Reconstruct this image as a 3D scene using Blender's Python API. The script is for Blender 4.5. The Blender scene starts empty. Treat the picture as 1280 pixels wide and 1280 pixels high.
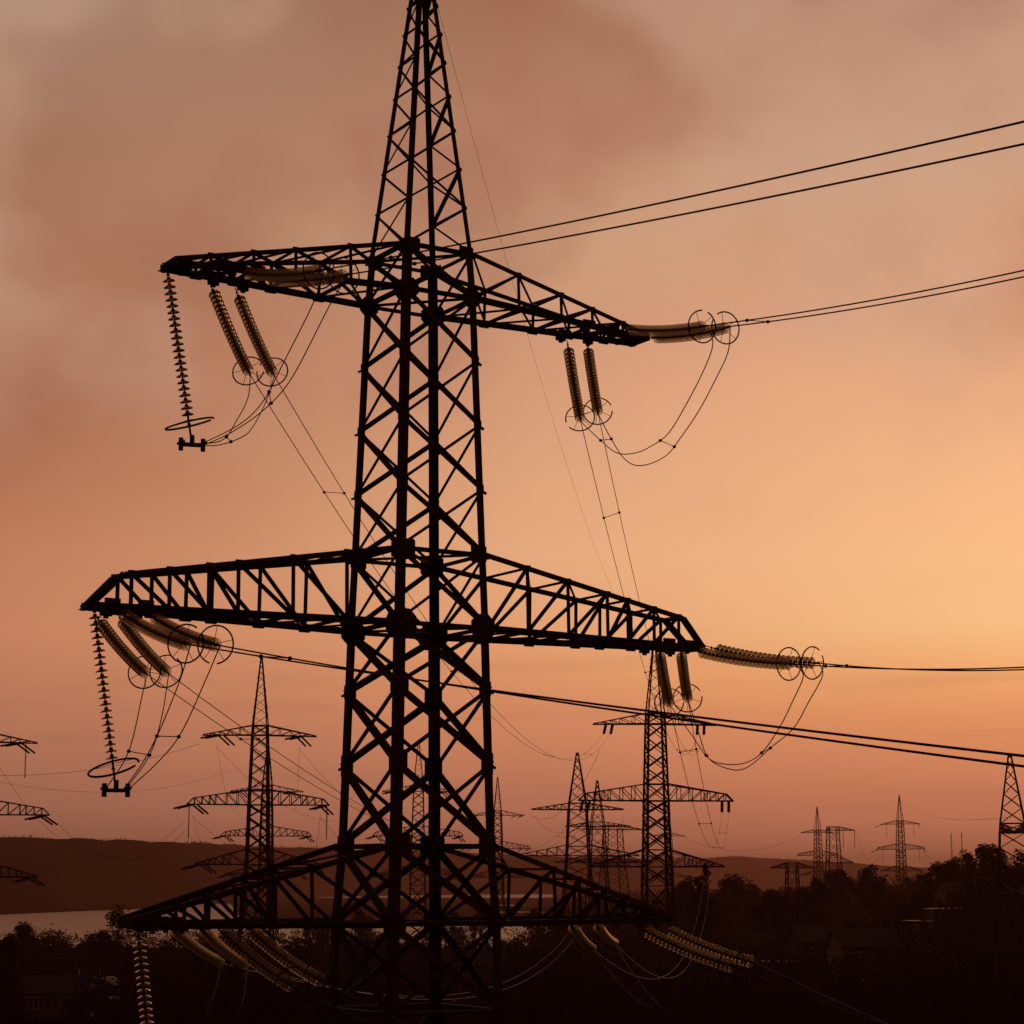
import bpy, math, random
from mathutils import Vector, Matrix
R = math.radians
rnd = random.Random(7)
scene = bpy.context.scene
col = scene.collection

# ------------------------------------------------------------------ camera
F = 2640.6                       # focal length in photo pixels (1280 px frame)
PITCH = math.atan(463.6/F)
CZ = 27.0                        # camera height above the river (z = 0)
cp, sp = math.cos(PITCH), math.sin(PITCH)
cd = bpy.data.cameras.new("camera"); cam = bpy.data.objects.new("camera", cd); col.objects.link(cam)
cam.location = (0, 0, CZ); cam.rotation_euler = (R(90)+PITCH, 0, 0)
cd.sensor_width = 36; cd.lens = 36*F/1280; cd.clip_start = .5; cd.clip_end = 40000
scene.camera = cam
vs = scene.view_settings
scene.display_settings.display_device = 'sRGB'
vs.view_transform = 'Standard'; vs.look = 'None'; vs.exposure = 0; vs.gamma = 1
scene.render.resolution_x = scene.render.resolution_y = 1024
cy = scene.cycles
cy.max_bounces = 8; cy.diffuse_bounces = 2; cy.glossy_bounces = 3; cy.transmission_bounces = 8
cy.transparent_max_bounces = 32; cy.volume_bounces = 0; cy.use_denoising = True
cy.sample_clamp_indirect = 4

def ray(px, py):
    X = (px-640)/F; Y = (640-py)/F
    return Vector((X, cp-sp*Y, sp+cp*Y))
CAM = Vector((0, 0, CZ))
def P(px, py, D):                # the point seen at a photo pixel, D metres ahead
    d = ray(px, py); return CAM + d*(D/d.y)

# ------------------------------------------------------------------ materials
def mat(name, base, rough=.8, metal=0, var=.3, scale=3.0, base2=None, bump=0, spec=.3):
    m = bpy.data.materials.new(name); m.use_nodes = True
    nt = m.node_tree; b = nt.nodes["Principled BSDF"]
    b.inputs['Roughness'].default_value = rough; b.inputs['Metallic'].default_value = metal
    b.inputs['Specular IOR Level'].default_value = spec
    tc = nt.nodes.new('ShaderNodeTexCoord'); n = nt.nodes.new('ShaderNodeTexNoise')
    n.inputs['Scale'].default_value = scale; n.inputs['Detail'].default_value = 6
    r = nt.nodes.new('ShaderNodeValToRGB')
    b2 = base2 or tuple(c*(1-var) for c in base)
    r.color_ramp.elements[0].position = .35; r.color_ramp.elements[1].position = .65
    r.color_ramp.elements[0].color = (*b2, 1); r.color_ramp.elements[1].color = (*base, 1)
    nt.links.new(tc.outputs['Object'], n.inputs['Vector']); nt.links.new(n.outputs['Fac'], r.inputs['Fac'])
    nt.links.new(r.outputs['Color'], b.inputs['Base Color'])
    if bump:
        bp = nt.nodes.new('ShaderNodeBump'); bp.inputs['Strength'].default_value = bump
        nt.links.new(n.outputs['Fac'], bp.inputs['Height']); nt.links.new(bp.outputs['Normal'], b.inputs['Normal'])
    return m
STEEL = mat('weathered_steel', (.065, .02, .016), .85, 0, base2=(.04, .014, .012), scale=2)
CABLE = mat('aluminium_cable', (.06, .016, .016), .7, 0, scale=8)
FITT = mat('forged_fittings', (.06, .022, .018), .75, 0, scale=9)
BARK = mat('bark', (.05, .035, .025), .95, scale=5)
LEAF = mat('foliage', (.06, .024, .014), .95, base2=(.032, .013, .008), scale=.5, spec=.0)
LEAF2 = mat('dry_foliage', (.08, .04, .022), .95, base2=(.042, .022, .012), scale=.4, spec=.0)
GRASS = mat('meadow', (.06, .019, .010), .95, base2=(.024, .008, .005), scale=.03, spec=0.0)
WALLM = mat('render_wall', (.22, .17, .13), .9, scale=2)
WALL2 = mat('brick_wall', (.10, .05, .035), .9, scale=2)
ROOFM = mat('roof_sheet', (.04, .022, .018), .7, scale=2)
ROOFP = mat('pale_roof_sheet', (.22, .19, .16), .6, scale=2)
ROADM = mat('asphalt', (.09, .08, .075), .8, scale=.3)
CARM = mat('white_paint', (.75, .74, .7), .3, scale=5, var=.05)
DARKG = mat('dark_glass', (.02, .02, .025), .1, spec=.8)
RUB = mat('rubber', (.02, .02, .02), .8)
CONC = mat('concrete', (.3, .28, .25), .9, scale=2)
def glass():
    m = bpy.data.materials.new('insulator_glass'); m.use_nodes = True
    nt = m.node_tree; nt.nodes.clear(); o = nt.nodes.new('ShaderNodeOutputMaterial')
    tr = nt.nodes.new('ShaderNodeBsdfTransparent'); tr.inputs['Color'].default_value = (.88, .85, .78, 1)
    tl = nt.nodes.new('ShaderNodeBsdfTranslucent'); tl.inputs['Color'].default_value = (.42, .38, .3, 1)
    gl = nt.nodes.new('ShaderNodeBsdfGlossy'); gl.inputs['Roughness'].default_value = .22
    gl.inputs['Color'].default_value = (.95, .74, .52, 1)
    fr = nt.nodes.new('ShaderNodeFresnel'); fr.inputs['IOR'].default_value = 1.5
    a = nt.nodes.new('ShaderNodeMixShader'); a.inputs['Fac'].default_value = .12
    b = nt.nodes.new('ShaderNodeMixShader')
    nt.links.new(tr.outputs[0], a.inputs[1]); nt.links.new(tl.outputs[0], a.inputs[2])
    nt.links.new(fr.outputs[0], b.inputs[0]); nt.links.new(a.outputs[0], b.inputs[1]); nt.links.new(gl.outputs[0], b.inputs[2])
    nt.links.new(b.outputs[0], o.inputs['Surface'])
    return m
GLASS = glass()

# ------------------------------------------------------------------ mesh helper
class MB:
    def __init__(s): s.v = []; s.f = []
    def add(s, vs_, fs):
        k = len(s.v); s.v += [tuple(p) for p in vs_]; s.f += [tuple(i+k for i in f) for f in fs]
    def prof(s, a, b, pts, up):
        a = Vector(a); b = Vector(b); d = (b-a)
        if d.length < 1e-6: return
        d.normalize(); up = Vector(up)
        x = d.cross(up)
        if x.length < 1e-3: x = d.cross(Vector((.3, .9, .1)))
        x.normalize(); y = x.cross(d).normalized()
        n = len(pts); V = [a+x*p[0]+y*p[1] for p in pts]+[b+x*p[0]+y*p[1] for p in pts]
        s.add(V, [(i, (i+1) % n, n+(i+1) % n, n+i) for i in range(n)]+[tuple(range(n-1, -1, -1)), tuple(range(n, 2*n))])
    def bar(s, a, b, w, up=(0, 0, 1), h=None):
        h = h or w; w /= 2; h /= 2
        s.prof(a, b, [(-w, -h), (w, -h), (w, h), (-w, h)], up)
    def angle(s, a, b, w, up, sx=1, sy=1, t=None):
        t = t or w*.13; o = -w*.35
        pts = [(0, 0), (w, 0), (w, t), (t, t), (t, w), (0, w)]
        s.prof(a, b, [((p[0]+o)*sx, (p[1]+o)*sy) for p in pts], up)
    def tube(s, pts, r, n=6, cap=True):
        pts = [Vector(p) for p in pts]; k = len(s.v); m = len(pts); x = None
        for i, p in enumerate(pts):
            d = (pts[min(i+1, m-1)]-pts[max(i-1, 0)]).normalized()
            if x is None: x = d.orthogonal().normalized()
            x = (x-d*x.dot(d)).normalized(); y = d.cross(x)
            rr = r[i] if isinstance(r, (list, tuple)) else r
            s.v += [tuple(p+(x*math.cos(2*math.pi*j/n)+y*math.sin(2*math.pi*j/n))*rr) for j in range(n)]
        for i in range(m-1):
            for j in range(n):
                s.f.append((k+i*n+j, k+i*n+(j+1) % n, k+(i+1)*n+(j+1) % n, k+(i+1)*n+j))
        if cap: s.f += [tuple(k+j for j in range(n-1, -1, -1)), tuple(k+(m-1)*n+j for j in range(n))]
    def lathe(s, prof, n=20, M=None):      # profile of (radius, z)
        M = M or Matrix(); k = len(s.v)
        for r, z in prof:
            s.v += [tuple(M @ Vector((r*math.cos(2*math.pi*j/n), r*math.sin(2*math.pi*j/n), z))) for j in range(n)]
        for i in range(len(prof)-1):
            for j in range(n): s.f.append((k+i*n+j, k+i*n+(j+1) % n, k+(i+1)*n+(j+1) % n, k+(i+1)*n+j))
    def box(s, c, d, rz=0):
        c = Vector(c); M = Matrix.Rotation(rz, 3, 'Z'); x, y, z = [q/2 for q in d]
        V = [c+M @ Vector((i*x, j*y, k*z)) for k in (-1, 1) for (i, j) in ((-1, -1), (1, -1), (1, 1), (-1, 1))]
        s.add(V, [(3, 2, 1, 0), (4, 5, 6, 7), (0, 1, 5, 4), (1, 2, 6, 5), (2, 3, 7, 6), (3, 0, 4, 7)])
    def plate(s, c, w, h, n, cut=.3, t=.015):   # chamfered plate, normal n, upright
        c = Vector(c); n = Vector(n).normalized(); x = n.cross(Vector((0, 0, 1))).normalized(); z = Vector((0, 0, 1))
        w /= 2; h /= 2; q = cut*min(w, h)*2
        o = [(-w, -h+q), (-w+q, -h), (w-q, -h), (w, -h+q), (w, h-q), (w-q, h), (-w+q, h), (-w, h-q)]
        V = [c+x*a+z*b-n*t/2 for a, b in o]+[c+x*a+z*b+n*t/2 for a, b in o]
        s.add(V, [(i, (i+1) % 8, 8+(i+1) % 8, 8+i) for i in range(8)]+[tuple(range(7, -1, -1)), tuple(range(8, 16))])
    def mesh(s, name, m, smooth=False):
        me = bpy.data.meshes.new(name); me.from_pydata(s.v, [], s.f); me.materials.append(m)
        if smooth: me.polygons.foreach_set('use_smooth', [True]*len(me.polygons))
        me.update(); return me
    def build(s, name, m, parent=None, smooth=False):
        return link(name, s.mesh(name, m, smooth), parent)
def link(name, data, parent=None):
    o = bpy.data.objects.new(name, data); col.objects.link(o)
    if parent: o.parent = parent
    return o
def tag(o, label, cat, group=None):
    o['label'] = label; o['category'] = cat
    if group: o['group'] = group
    return o
def thing(name, label, cat, loc=(0, 0, 0), rz=0, group=None):
    o = bpy.data.objects.new(name, None); col.objects.link(o); o.empty_display_size = .5
    o.location = loc; o.rotation_euler = (0, 0, rz); return tag(o, label, cat, group)
def copy_tree(o, kids, parent=None):
    c = o.copy(); col.objects.link(c)
    if parent: c.parent = parent
    for ch in kids.get(o.name, []): copy_tree(ch, kids, c)
    return c
def children_map():
    k = {}
    for o in bpy.data.objects:
        if o.parent: k.setdefault(o.parent.name, []).append(o)
    return k
def lerp(a, b, t): return a+(b-a)*t
def interp(tab, x):
    if x <= tab[0][0]: return tab[0][1]
    for (a, u), (b, v) in zip(tab, tab[1:]):
        if x <= b: return u+(v-u)*(x-a)/(b-a)
    return tab[-1][1]

# ------------------------------------------------------------------ lattice tower
# heights above the foot of the tower; half widths of the square body
G0 = 13.0
WT = [(0, 2.9), (7.2, 1.68), (13, 1.59), (14.96, 1.48), (20.63, 1.36), (22.58, 1.30), (29.63, 1.10), (30.88, 1.03), (38.39, .28), (39.9, .12)]
def wd(z): return interp(WT, z)
CR = ((-1, -1), (1, -1), (1, 1), (-1, 1))       # (x,y'); y' negative = side facing the camera
def build_tower(root, fine=True, kind='double'):
    pan = [0, 3.5, 7.2, 10.8, 13, 14.96, 17.06, 19.01, 20.63, 22.58, 24.34, 26.1, 27.87, 29.63, 30.88]
    pk = [30.88, 32.0, 33.15, 34.2, 35.2, 36.15, 37.0, 37.8, 38.5, 39.2, 39.9]
    nar = 1.04
    def C(i, z): sx, sy = CR[i]; w = wd(z); return Vector((sx*w, sy*w*nar, z))
    # legs
    for i in range(4):
        sx, sy = CR[i]; m = MB()
        zs = [0, 7.2, 13, 14.96, 20.63, 22.58, 29.63, 30.88, 39.9]
        for a, b in zip(zs, zs[1:]):
            fl = (.24 if a < 20 else .205 if a < 30 else .125)*(1 if fine else 1.2)
            A, B = C(i, a), C(i, b); t = .022 if fine else .05
            # L section with its corner outwards
            for (nx, ny) in ((0, 1), (1, 0)):
                if nx: q = [(0, 0), (-sx*t, 0), (-sx*t, -sy*fl), (0, -sy*fl)]
                else: q = [(0, 0), (-sx*fl, 0), (-sx*fl, -sy*t), (0, -sy*t)]
                V = [A+Vector((u, v, 0)) for u, v in q]+[B+Vector((u, v, 0)) for u, v in q]
                fs = [(0, 1, 5, 4), (1, 2, 6, 5), (2, 3, 7, 6), (3, 0, 4, 7), (3, 2, 1, 0), (4, 5, 6, 7)]
                m.add(V, fs)
        # step bolts and splice ears
        if fine:
            for z in pan[4:]:
                c = C(i, z-.06); m.bar(c, c+Vector((sx*.09, 0, -.05)), .06)
        leg = m.build('leg', STEEL, root)
        if fine:
            for z, w, h in ((13, .42, .45), (14.96, .5, .6), (17.06, .36, .6), (19.01, .36, .42), (20.63, .72, .7), (22.58, .48, .48),
                            (24.34, .22, .28), (26.1, .22, .28), (27.87, .22, .28), (29.63, .56, .56), (30.88, .44, .36)):
                c = C(i, z)
                g = MB(); q = .28 if z in (20.63, 29.63) else .1
                g.plate(c+Vector((-sx*w*(.46 if z not in (20.63, 29.63) else .25), sy*.012, 0)), w, h, (0, 1, 0), q); g.build('gusset_plate', STEEL, leg)
                g = MB(); g.plate(c+Vector((sx*.012, -sy*w*.42, 0)), w*.9, h*.9, (1, 0, 0), q); g.build('gusset_plate', STEEL, leg)
    # lattice of the four faces
    for fidx in range(4):
        i, j = fidx, (fidx+1) % 4; m = MB()
        n = Vector(((0, -1, 0), (1, 0, 0), (0, 1, 0), (-1, 0, 0))[fidx]); wide = fidx in (0, 2)
        bw = (.14, .08) if wide else ((.055, .10) if fidx == 1 else (.11, .055))
        for a, b in zip(pan, pan[1:]):
            k = (1.4 if a < 20 else 1.0)*(1 if fine else 1.2)
            o = -n*.03
            p0, p1, q0, q1 = C(i, a), C(i, b), C(j, a), C(j, b)
            m.angle(p1+o, q0+o, bw[0]*k, n, 1, -1); m.angle(p0-n*.045, q1-n*.045, bw[1]*k, n, -1, -1)
            if a < 10:
                mid0 = (p0+p1)/2; mid1 = (q0+q1)/2; cc = (p0+q0+p1+q1)/4
                m.bar(mid0, cc, .05); m.bar(mid1, cc, .05)
        for z in (10.8, 13, 14.96, 20.63, 22.58, 29.63, 30.88):
            m.angle(C(i, z)-n*.02, C(j, z)-n*.02, .11, n, 1, 1)
        m.build('face_bracing', STEEL, root)
    # plan bracing inside the body
    for z in (13, 14.96, 20.63, 22.58, 29.63, 30.88):
        m = MB(); m.bar(C(0, z), C(2, z), .07); m.bar(C(1, z), C(3, z), .065)
        m.build('plan_bracing', STEEL, root)
    # earth wire peak
    m = MB(); NN = [Vector(v) for v in ((0, -1, 0), (1, 0, 0), (0, 1, 0), (-1, 0, 0))]
    pk = [30.88, 32.2, 33.35, 34.45, 35.5, 36.45, 37.35, 38.15, 38.8, 39.4, 39.9]
    for k in range(10):
        a, b = pk[k], pk[k+1]; ev = k % 2 == 0
        p = (C(0, a), C(1, b)) if ev else (C(0, b), C(1, a)); m.angle(p[0]+Vector((0, -.02, 0)), p[1]+Vector((0, -.02, 0)), .07, NN[0], 1, -1)
        p = (C(3, b), C(2, a)) if ev else (C(3, a), C(2, b)); m.angle(p[0], p[1], .055, NN[2], 1, -1)
        m.angle(C(3, b), C(0, a), .07, NN[3], 1, 1); m.angle(C(2, b), C(1, a), .055, NN[1], 1, 1)
        if ev: m.bar(C(0, b), C(3, a), .03)
        else: m.bar(C(1, b), C(2, a), .09)
        m.bar(C(3, b), C(0, b), .045); m.bar(C(2, b), C(1, b), .04)
    m.bar((-.2, 0, 39.9), (.2, 0, 39.9), .14); m.bar((0, -.25, 39.85), (0, .25, 39.85), .1)
    m.build('peak_bracing', STEEL, root)
    # crossarms
    def arm(side, zb, zt, L, tipw, nodes, cut, tipdz, cw):
        m = MB(); gl = []; tipz = zb+tipdz
        for sy in (-1, 1):
            b0 = Vector((side*wd(zb), sy*wd(zb)*nar, zb)); t0 = Vector((side*wd(zt), sy*wd(zt)*nar, zt))
            tip = Vector((side*L, sy*tipw, tipz)); yn = (0, sy, 0)
            if cut: tc = Vector((lerp(b0, tip, cut).x, lerp(b0, tip, cut).y, tipz+.80))
            else: tc = tip+Vector((0, 0, .10))
            def bt(f): return lerp(b0, tip, f)
            def tp(f):
                if cut: return lerp(t0, tc, f/cut)
                return lerp(t0, tc, f)
            m.angle(b0, tip+Vector((side*(.05 if zb < 25 else .1 if sy > 0 else -.1), 0, 0)), cw, yn, side, 1); m.bar(b0, tip, cw*.8, (0, 0, 1), .03)
            m.angle(t0, tc, cw*.85, yn, side, -1)
            if cut: m.angle(tc, tip, cw*.85, yn)
            prev = b0; pt = t0
            for f in nodes:
                a, b = bt(f), tp(f); a = Vector((b.x, a.y, a.z))
                m.angle(a, b, cw*.62, yn); m.angle(b, prev, cw*.5, yn)
                if fine:
                    gl.append((b+Vector((0, sy*.02, .0)), .20, .15, yn)); gl.append((a+Vector((0, sy*.02, -.03)), .34, .17, yn))
                prev = a; pt = b
        for q, f in enumerate([0]+list(nodes)+[1]):           # ties between the two trusses
            fn = ([0]+list(nodes)+[1, 1])[q+1]
            def pos(f, top, sy):
                b0 = Vector((side*wd(zb), sy*wd(zb)*nar, zb)); t0 = Vector((side*wd(zt), sy*wd(zt)*nar, zt))
                tip = Vector((side*L, sy*tipw, tipz))
                if not top: return lerp(b0, tip, f)
                if cut: return lerp(t0, Vector((lerp(b0, tip, cut).x, lerp(b0, tip, cut).y, tipz+.8)), min(1, f/cut))
                return lerp(t0, tip+Vector((0, 0, .1)), f)
            m.bar(pos(f, 0, -1), pos(f, 0, 1), .08); m.bar(pos(f, 1, -1), pos(f, 1, 1), .06)
            m.bar(pos(f, 0, -1), pos(fn, 0, 1), .05); m.bar(pos(fn, 0, -1), pos(f, 0, 1), .05)
            m.bar(pos(f, 1, -1), pos(fn, 1, 1), .05)
        m.bar((side*(L-.03), -tipw-.10, tipz), (side*(L-.03), tipw+.10, tipz), .10, h=.15); m.bar((side*(L-.5), -tipw-.1, tipz-.03), (side*(L-.5), tipw+.1, tipz-.03), .1, h=.1)
        if fine:
            for f in ((.93, .84) if cut or zb < 20 else (.80, .68)):      # hanging brackets of the strings
                for sy in (-1, 1):
                    x = side*L*f; y = sy*(lerp(wd(zb), tipw, f)+.02)
                    m.box((x, y, tipz-.10), (.30, .10, .12)); m.box((x, y, tipz-.16), (.12, .06, .12)); m.box((x+.15*side, y, tipz+.1), (.4, .05, .16))
        a = m.build('crossarm', STEEL, root)
        for p, w_, h_, yn in gl:
            g = MB(); g.plate(p, w_, h_, yn, .15); g.build('gusset_plate', STEEL, a)
    if kind == 'double':
        for s in (-1, 1):
            arm(s, 29.63, 30.88, 7.32, .38, [.25, .49, .67, .85], None, -.10, .15)
            arm(s, 20.63, 22.58, 9.18, .32, [.18, .36, .54, .635, .76, .88], .90, .02, .17)
            arm(s, 13.0, 14.96, 7.97, .28, [.32, .46, .61, .72, .83], None, .02, .16)

ALPHA = .5496; MX, MY = -2.514, 55.84
main = thing('transmission_tower', 'huge black lattice tower with three crossarms, nearest of all and filling the centre', 'pylon',
             (MX, MY, CZ-1.01-G0), ALPHA, 'lattice towers of the power lines')
build_tower(main)
ca, sa = math.cos(ALPHA), math.sin(ALPHA)
def Q(px, py, yn):      # point of the ray of a pixel on the plane yn metres towards the camera from the tower's axis
    d = ray(px, py); n = Vector((sa, -ca, 0)); o = Vector((MX, MY, CZ))
    t = (yn-(CAM-o).dot(n))/d.dot(n); return CAM+d*t
def reach(a, px, py, L, far):   # end of a string of length L from a, seen at a pixel
    d = ray(px, py).normalized(); q = a-CAM; b = q.dot(d); c = q.dot(q)-L*L; disc = b*b-c
    if disc < 0: t = b
    else: t = b+(math.sqrt(disc) if far else -math.sqrt(disc))
    return CAM+d*t

# ------------------------------------------------------------------ insulator strings
dm = MB()
dm.lathe([(.03, .0), (.06, -.012), (.11, -.022), (.155, -.05), (.163, -.062), (.158, -.068), (.15, -.058), (.12, -.042), (.118, -.062),
          (.108, -.040), (.08, -.034), (.078, -.056), (.068, -.034), (.03, -.03)], 20)
DISC = dm.mesh('glass_disc', GLASS, True)
cm = MB(); cm.lathe([(.0, .045), (.035, .045), (.05, .02), (.052, -.01), (.03, -.02), (.016, -.03), (.016, -.105), (0, -.105)], 10)
CAP = cm.mesh('disc_cap', FITT, True)
def ringmesh(r, t=.015, spokes=5, tilt=0):
    m = MB(); pts = [Vector((r*math.cos(a), r*math.sin(a), 0)) for a in [2*math.pi*k/36*.93 for k in range(37)]]
    m.tube(pts, t, 6); s = MB()
    for k in range(spokes):
        a = 2*math.pi*(k+.3)/spokes; s.tube([(0, 0, .1), (r*math.cos(a), r*math.sin(a), 0)], .008, 5)
    return m.mesh('grading_ring', FITT, True), s.mesh('ring_spokes', FITT)
RING, SPOKE = ringmesh(.44, .02)
RINGV, SPOKEV = ringmesh(.62, .028, 3)
def frame(p, d):
    q = (-d).to_track_quat('Z', 'Y'); M = q.to_matrix().to_4x4(); M.translation = p; return M
def string(a, b, label, n=21, link_=.35, sag=.10, tail=.25, ring=True, group='glass insulator strings of the near tower', vertical=False):
    a, b = Vector(a), Vector(b)
    root = thing('insulator_string', label, 'insulator', a, 0, group); inv = Matrix.Translation(-a)
    L = (b-a).length
    def pt(t): return a+(b-a)*t-Vector((0, 0, 4*sag*t*(1-t)))
    t0, t1 = link_/L, 1-tail/L
    m = MB(); m.tube([pt(0)-a, pt(t0)-a], .014, 6)
    m.box(pt(t0*.5)-a, (.05, .05, .07)); m.box(pt(t0*.9)-a, (.08, .03, .06)); m.tube([pt(t1)-a, pt(1)-a], .03, 6)
    m.box(pt(t1+.3*(1-t1))-a, (.08, .1, .05))
    m.build('end_fitting', FITT, root)
    sc = 1 if not vertical else .98
    for k in range(n):
        t = t0+(t1-t0)*(k+.5)/n; d = (pt(t+.01)-pt(t-.01)).normalized(); M = inv @ frame(pt(t), d)
        o = link('glass_disc', DISC, root); o.matrix_local = M
        c = link('disc_cap', CAP, o); c.matrix_local = Matrix.Diagonal((1, 1, (t1-t0)*L/n/.146, 1)) if True else M
    if ring:
        d = (pt(1)-pt(.97)).normalized()
        M = inv @ frame(pt(t1+.0), d)
        o = link('grading_ring', RING, root); o.matrix_local = M @ Matrix.Rotation(rnd.uniform(0, 6), 4, 'Z')
        c = link('ring_spokes', SPOKE, o)
    return root
# arm, side, near/far, (attach px, end px) for the two strings of each pair ; yn of the attachment
SPEC = {
 ('top', 'right', 'near'): [((779, 411), (884, 407)), ((811, 422), (913, 408))],
 ('top', 'right', 'far'): [((709, 426), (726, 527)), ((734, 428), (748, 518))],
 ('top', 'left', 'near'): [((300, 341), (405, 337)), ((330, 349), (436, 343))],
 ('top', 'left', 'far'): [((262, 352), (313, 469)), ((294, 360), (343, 470))],
 ('middle', 'right', 'near'): [((864, 812), (994, 830)), ((884, 808), (1024, 829))],
 ('middle', 'right', 'far'): [((824, 812), (837, 881)), ((851, 812), (860, 875))],
 ('middle', 'left', 'near'): [((148, 764), (238, 806)), ((186, 768), (275, 807))],
 ('middle', 'left', 'far'): [((120, 770), (184, 843)), ((147, 768), (211, 842))],
 ('bottom', 'right', 'near'): [((796, 1158), (922, 1210)), ((826, 1158), (945, 1204))],
 ('bottom', 'right', 'far'): [((714, 1156), (741, 1187)), ((746, 1156), (768, 1179))],
 ('bottom', 'left', 'near'): [((270, 1158), (371, 1236)), ((308, 1158), (405, 1228))],
 ('bottom', 'left', 'far'): [((212, 1158), (277, 1204)), ((248, 1158), (309, 1207))],
}
ENDS = {}
for (lv, sd, nf), pr in SPEC.items():
    es = []
    for k, (pa, pb) in enumerate(pr):
        yn = .42 if nf == 'near' else -.42
        a = Q(*pa, yn); b = reach(a, *pb, 4.35, nf == 'far')
        inner = (k == 0) if sd == 'right' else (k == 1)
        es.append(b)
        string(a, b, '%s glass string pulling %s from the %s end of the %s crossarm' %
               ('inner' if inner else 'outer', 'forwards' if nf == 'near' else 'backwards', sd, lv))
    ENDS[(lv, sd, nf)] = es
# hanging strings that hold the jumpers on the left
VERT = {}
for lv, pa, pb, yn in (('top', (209, 343), (240, 556), -.1), ('middle', (117, 764), (145, 988), -.1), ('bottom', (171, 1158), (193, 1376), -.1)):
    a = Q(*pa, yn)+Vector((0, 0, .12)); b = Q(*pb, yn)
    s = string(a, b, 'long string of wide spaced discs hanging from the left tip of the %s crossarm' % lv, n=22, link_=.15, sag=0, tail=.75, ring=False)
    M = Matrix.Translation(b+Vector((-.08, 0, .55))-a) @ Matrix.Rotation(R(-13), 4, 'Y') @ Matrix.Rotation(R(20), 4, 'X')
    o = link('grading_ring', RINGV, s); o.matrix_local = M; link('ring_spokes', SPOKEV, o)
    m = MB(); dirx = Vector((ca, sa, 0)).lerp(Vector((1, 0, 0)), .5).normalized(); c = b-a
    m.bar(c-dirx*.33, c+dirx*.33, .13, h=.09); m.bar(c+Vector((0, 0, -.05)), c+Vector((0, 0, .25)), .09)
    for q in (-1, 1):
        e = c+dirx*.28*q; m.bar(e+Vector((0, 0, -.16)), e+Vector((0, 0, .17)), .09); m.box(e+Vector((0, 0, .05)), (.06, .4, .06), ALPHA)
    m.build('yoke_clamp', FITT, s); VERT[lv] = b

# ------------------------------------------------------------------ wires
def smooth(pts, k=8):
    pts = [Vector(p) for p in pts]; out = []
    q = [pts[0]*2-pts[1]]+pts+[pts[-1]*2-pts[-2]]
    for i in range(1, len(q)-2):
        for j in range(k):
            t = j/k; a, b, c, d = q[i-1], q[i], q[i+1], q[i+2]
            out.append(.5*((2*b)+(c-a)*t+(2*a-5*b+4*c-d)*t*t+(3*b-a-3*c+d)*t**3))
    return out+[pts[-1]]
def bundle(name, label, cat, curves, r=.015, spacers=(), group=None):
    o = curves[0][0]; root = thing(name, label, cat, o, 0, group)
    for c in curves:
        m = MB(); m.tube([p-o for p in c], r, 6); m.build('wire', CABLE, root)
    for f in spacers:
        a = [c[min(len(c)-1, int(f*(len(c)-1)))]-o for c in curves]
        m = MB()
        if len(a) > 1: m.tube([a[0], a[1]], .012, 5)
        for p in a: m.lathe([(0, -.05), (.045, -.03), (.05, 0), (.045, .03), (0, .05)], 8, Matrix.Translation(p))
        m.build('spacer', FITT, root)
    return root
def jump(A, B, px):      # a loop between two 3D ends through photo pixels, depth blended
    pts = [A]; n = len(px)+1; seg = [0]; last = None
    dA, dB = A.y, B.y
    tot = n
    for i, (x, y) in enumerate(px): pts.append(P(x, y, lerp(dA, dB, (i+1)/tot)))
    return smooth(pts+[B])
E_ = ENDS
bundle('jumper_loop', 'twin jumper loop sweeping under the right end of the top crossarm', 'cable', [
    jump(E_['top', 'right', 'near'][0], E_['top', 'right', 'far'][0], [(891, 430), (880, 462), (858, 505), (836, 541), (815, 557), (795, 566), (771, 566), (748, 548)]),
    jump(E_['top', 'right', 'near'][1], E_['top', 'right', 'far'][1], [(910, 440), (895, 473), (875, 511), (853, 544), (832, 570), (802, 582), (781, 574), (762, 545)])],
    spacers=(.5, .88), group='jumper loops of the near tower')
bundle('jumper_loop', 'twin jumper loop sweeping under the right end of the middle crossarm', 'cable', [
    jump(E_['middle', 'right', 'near'][0], E_['middle', 'right', 'far'][0], [(1004, 845), (992, 874), (974, 910), (952, 941), (930, 954), (905, 955), (885, 947), (862, 915)]),
    jump(E_['middle', 'right', 'near'][1], E_['middle', 'right', 'far'][1], [(1028, 845), (1011, 877), (992, 910), (963, 935), (936, 958), (915, 962), (886, 948), (872, 912)])],
    spacers=(.45, .8), group='jumper loops of the near tower')
bundle('jumper_loop', 'dim twin jumper loop below the right end of the bottom crossarm', 'cable', [
    jump(E_['bottom', 'right', 'near'][0], E_['bottom', 'right', 'far'][0], [(905, 1250), (860, 1275), (810, 1260), (770, 1225)]),
    jump(E_['bottom', 'right', 'near'][1], E_['bottom', 'right', 'far'][1], [(930, 1250), (885, 1280), (830, 1262), (790, 1215)])],
    spacers=(.5,), group='jumper loops of the near tower')
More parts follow.
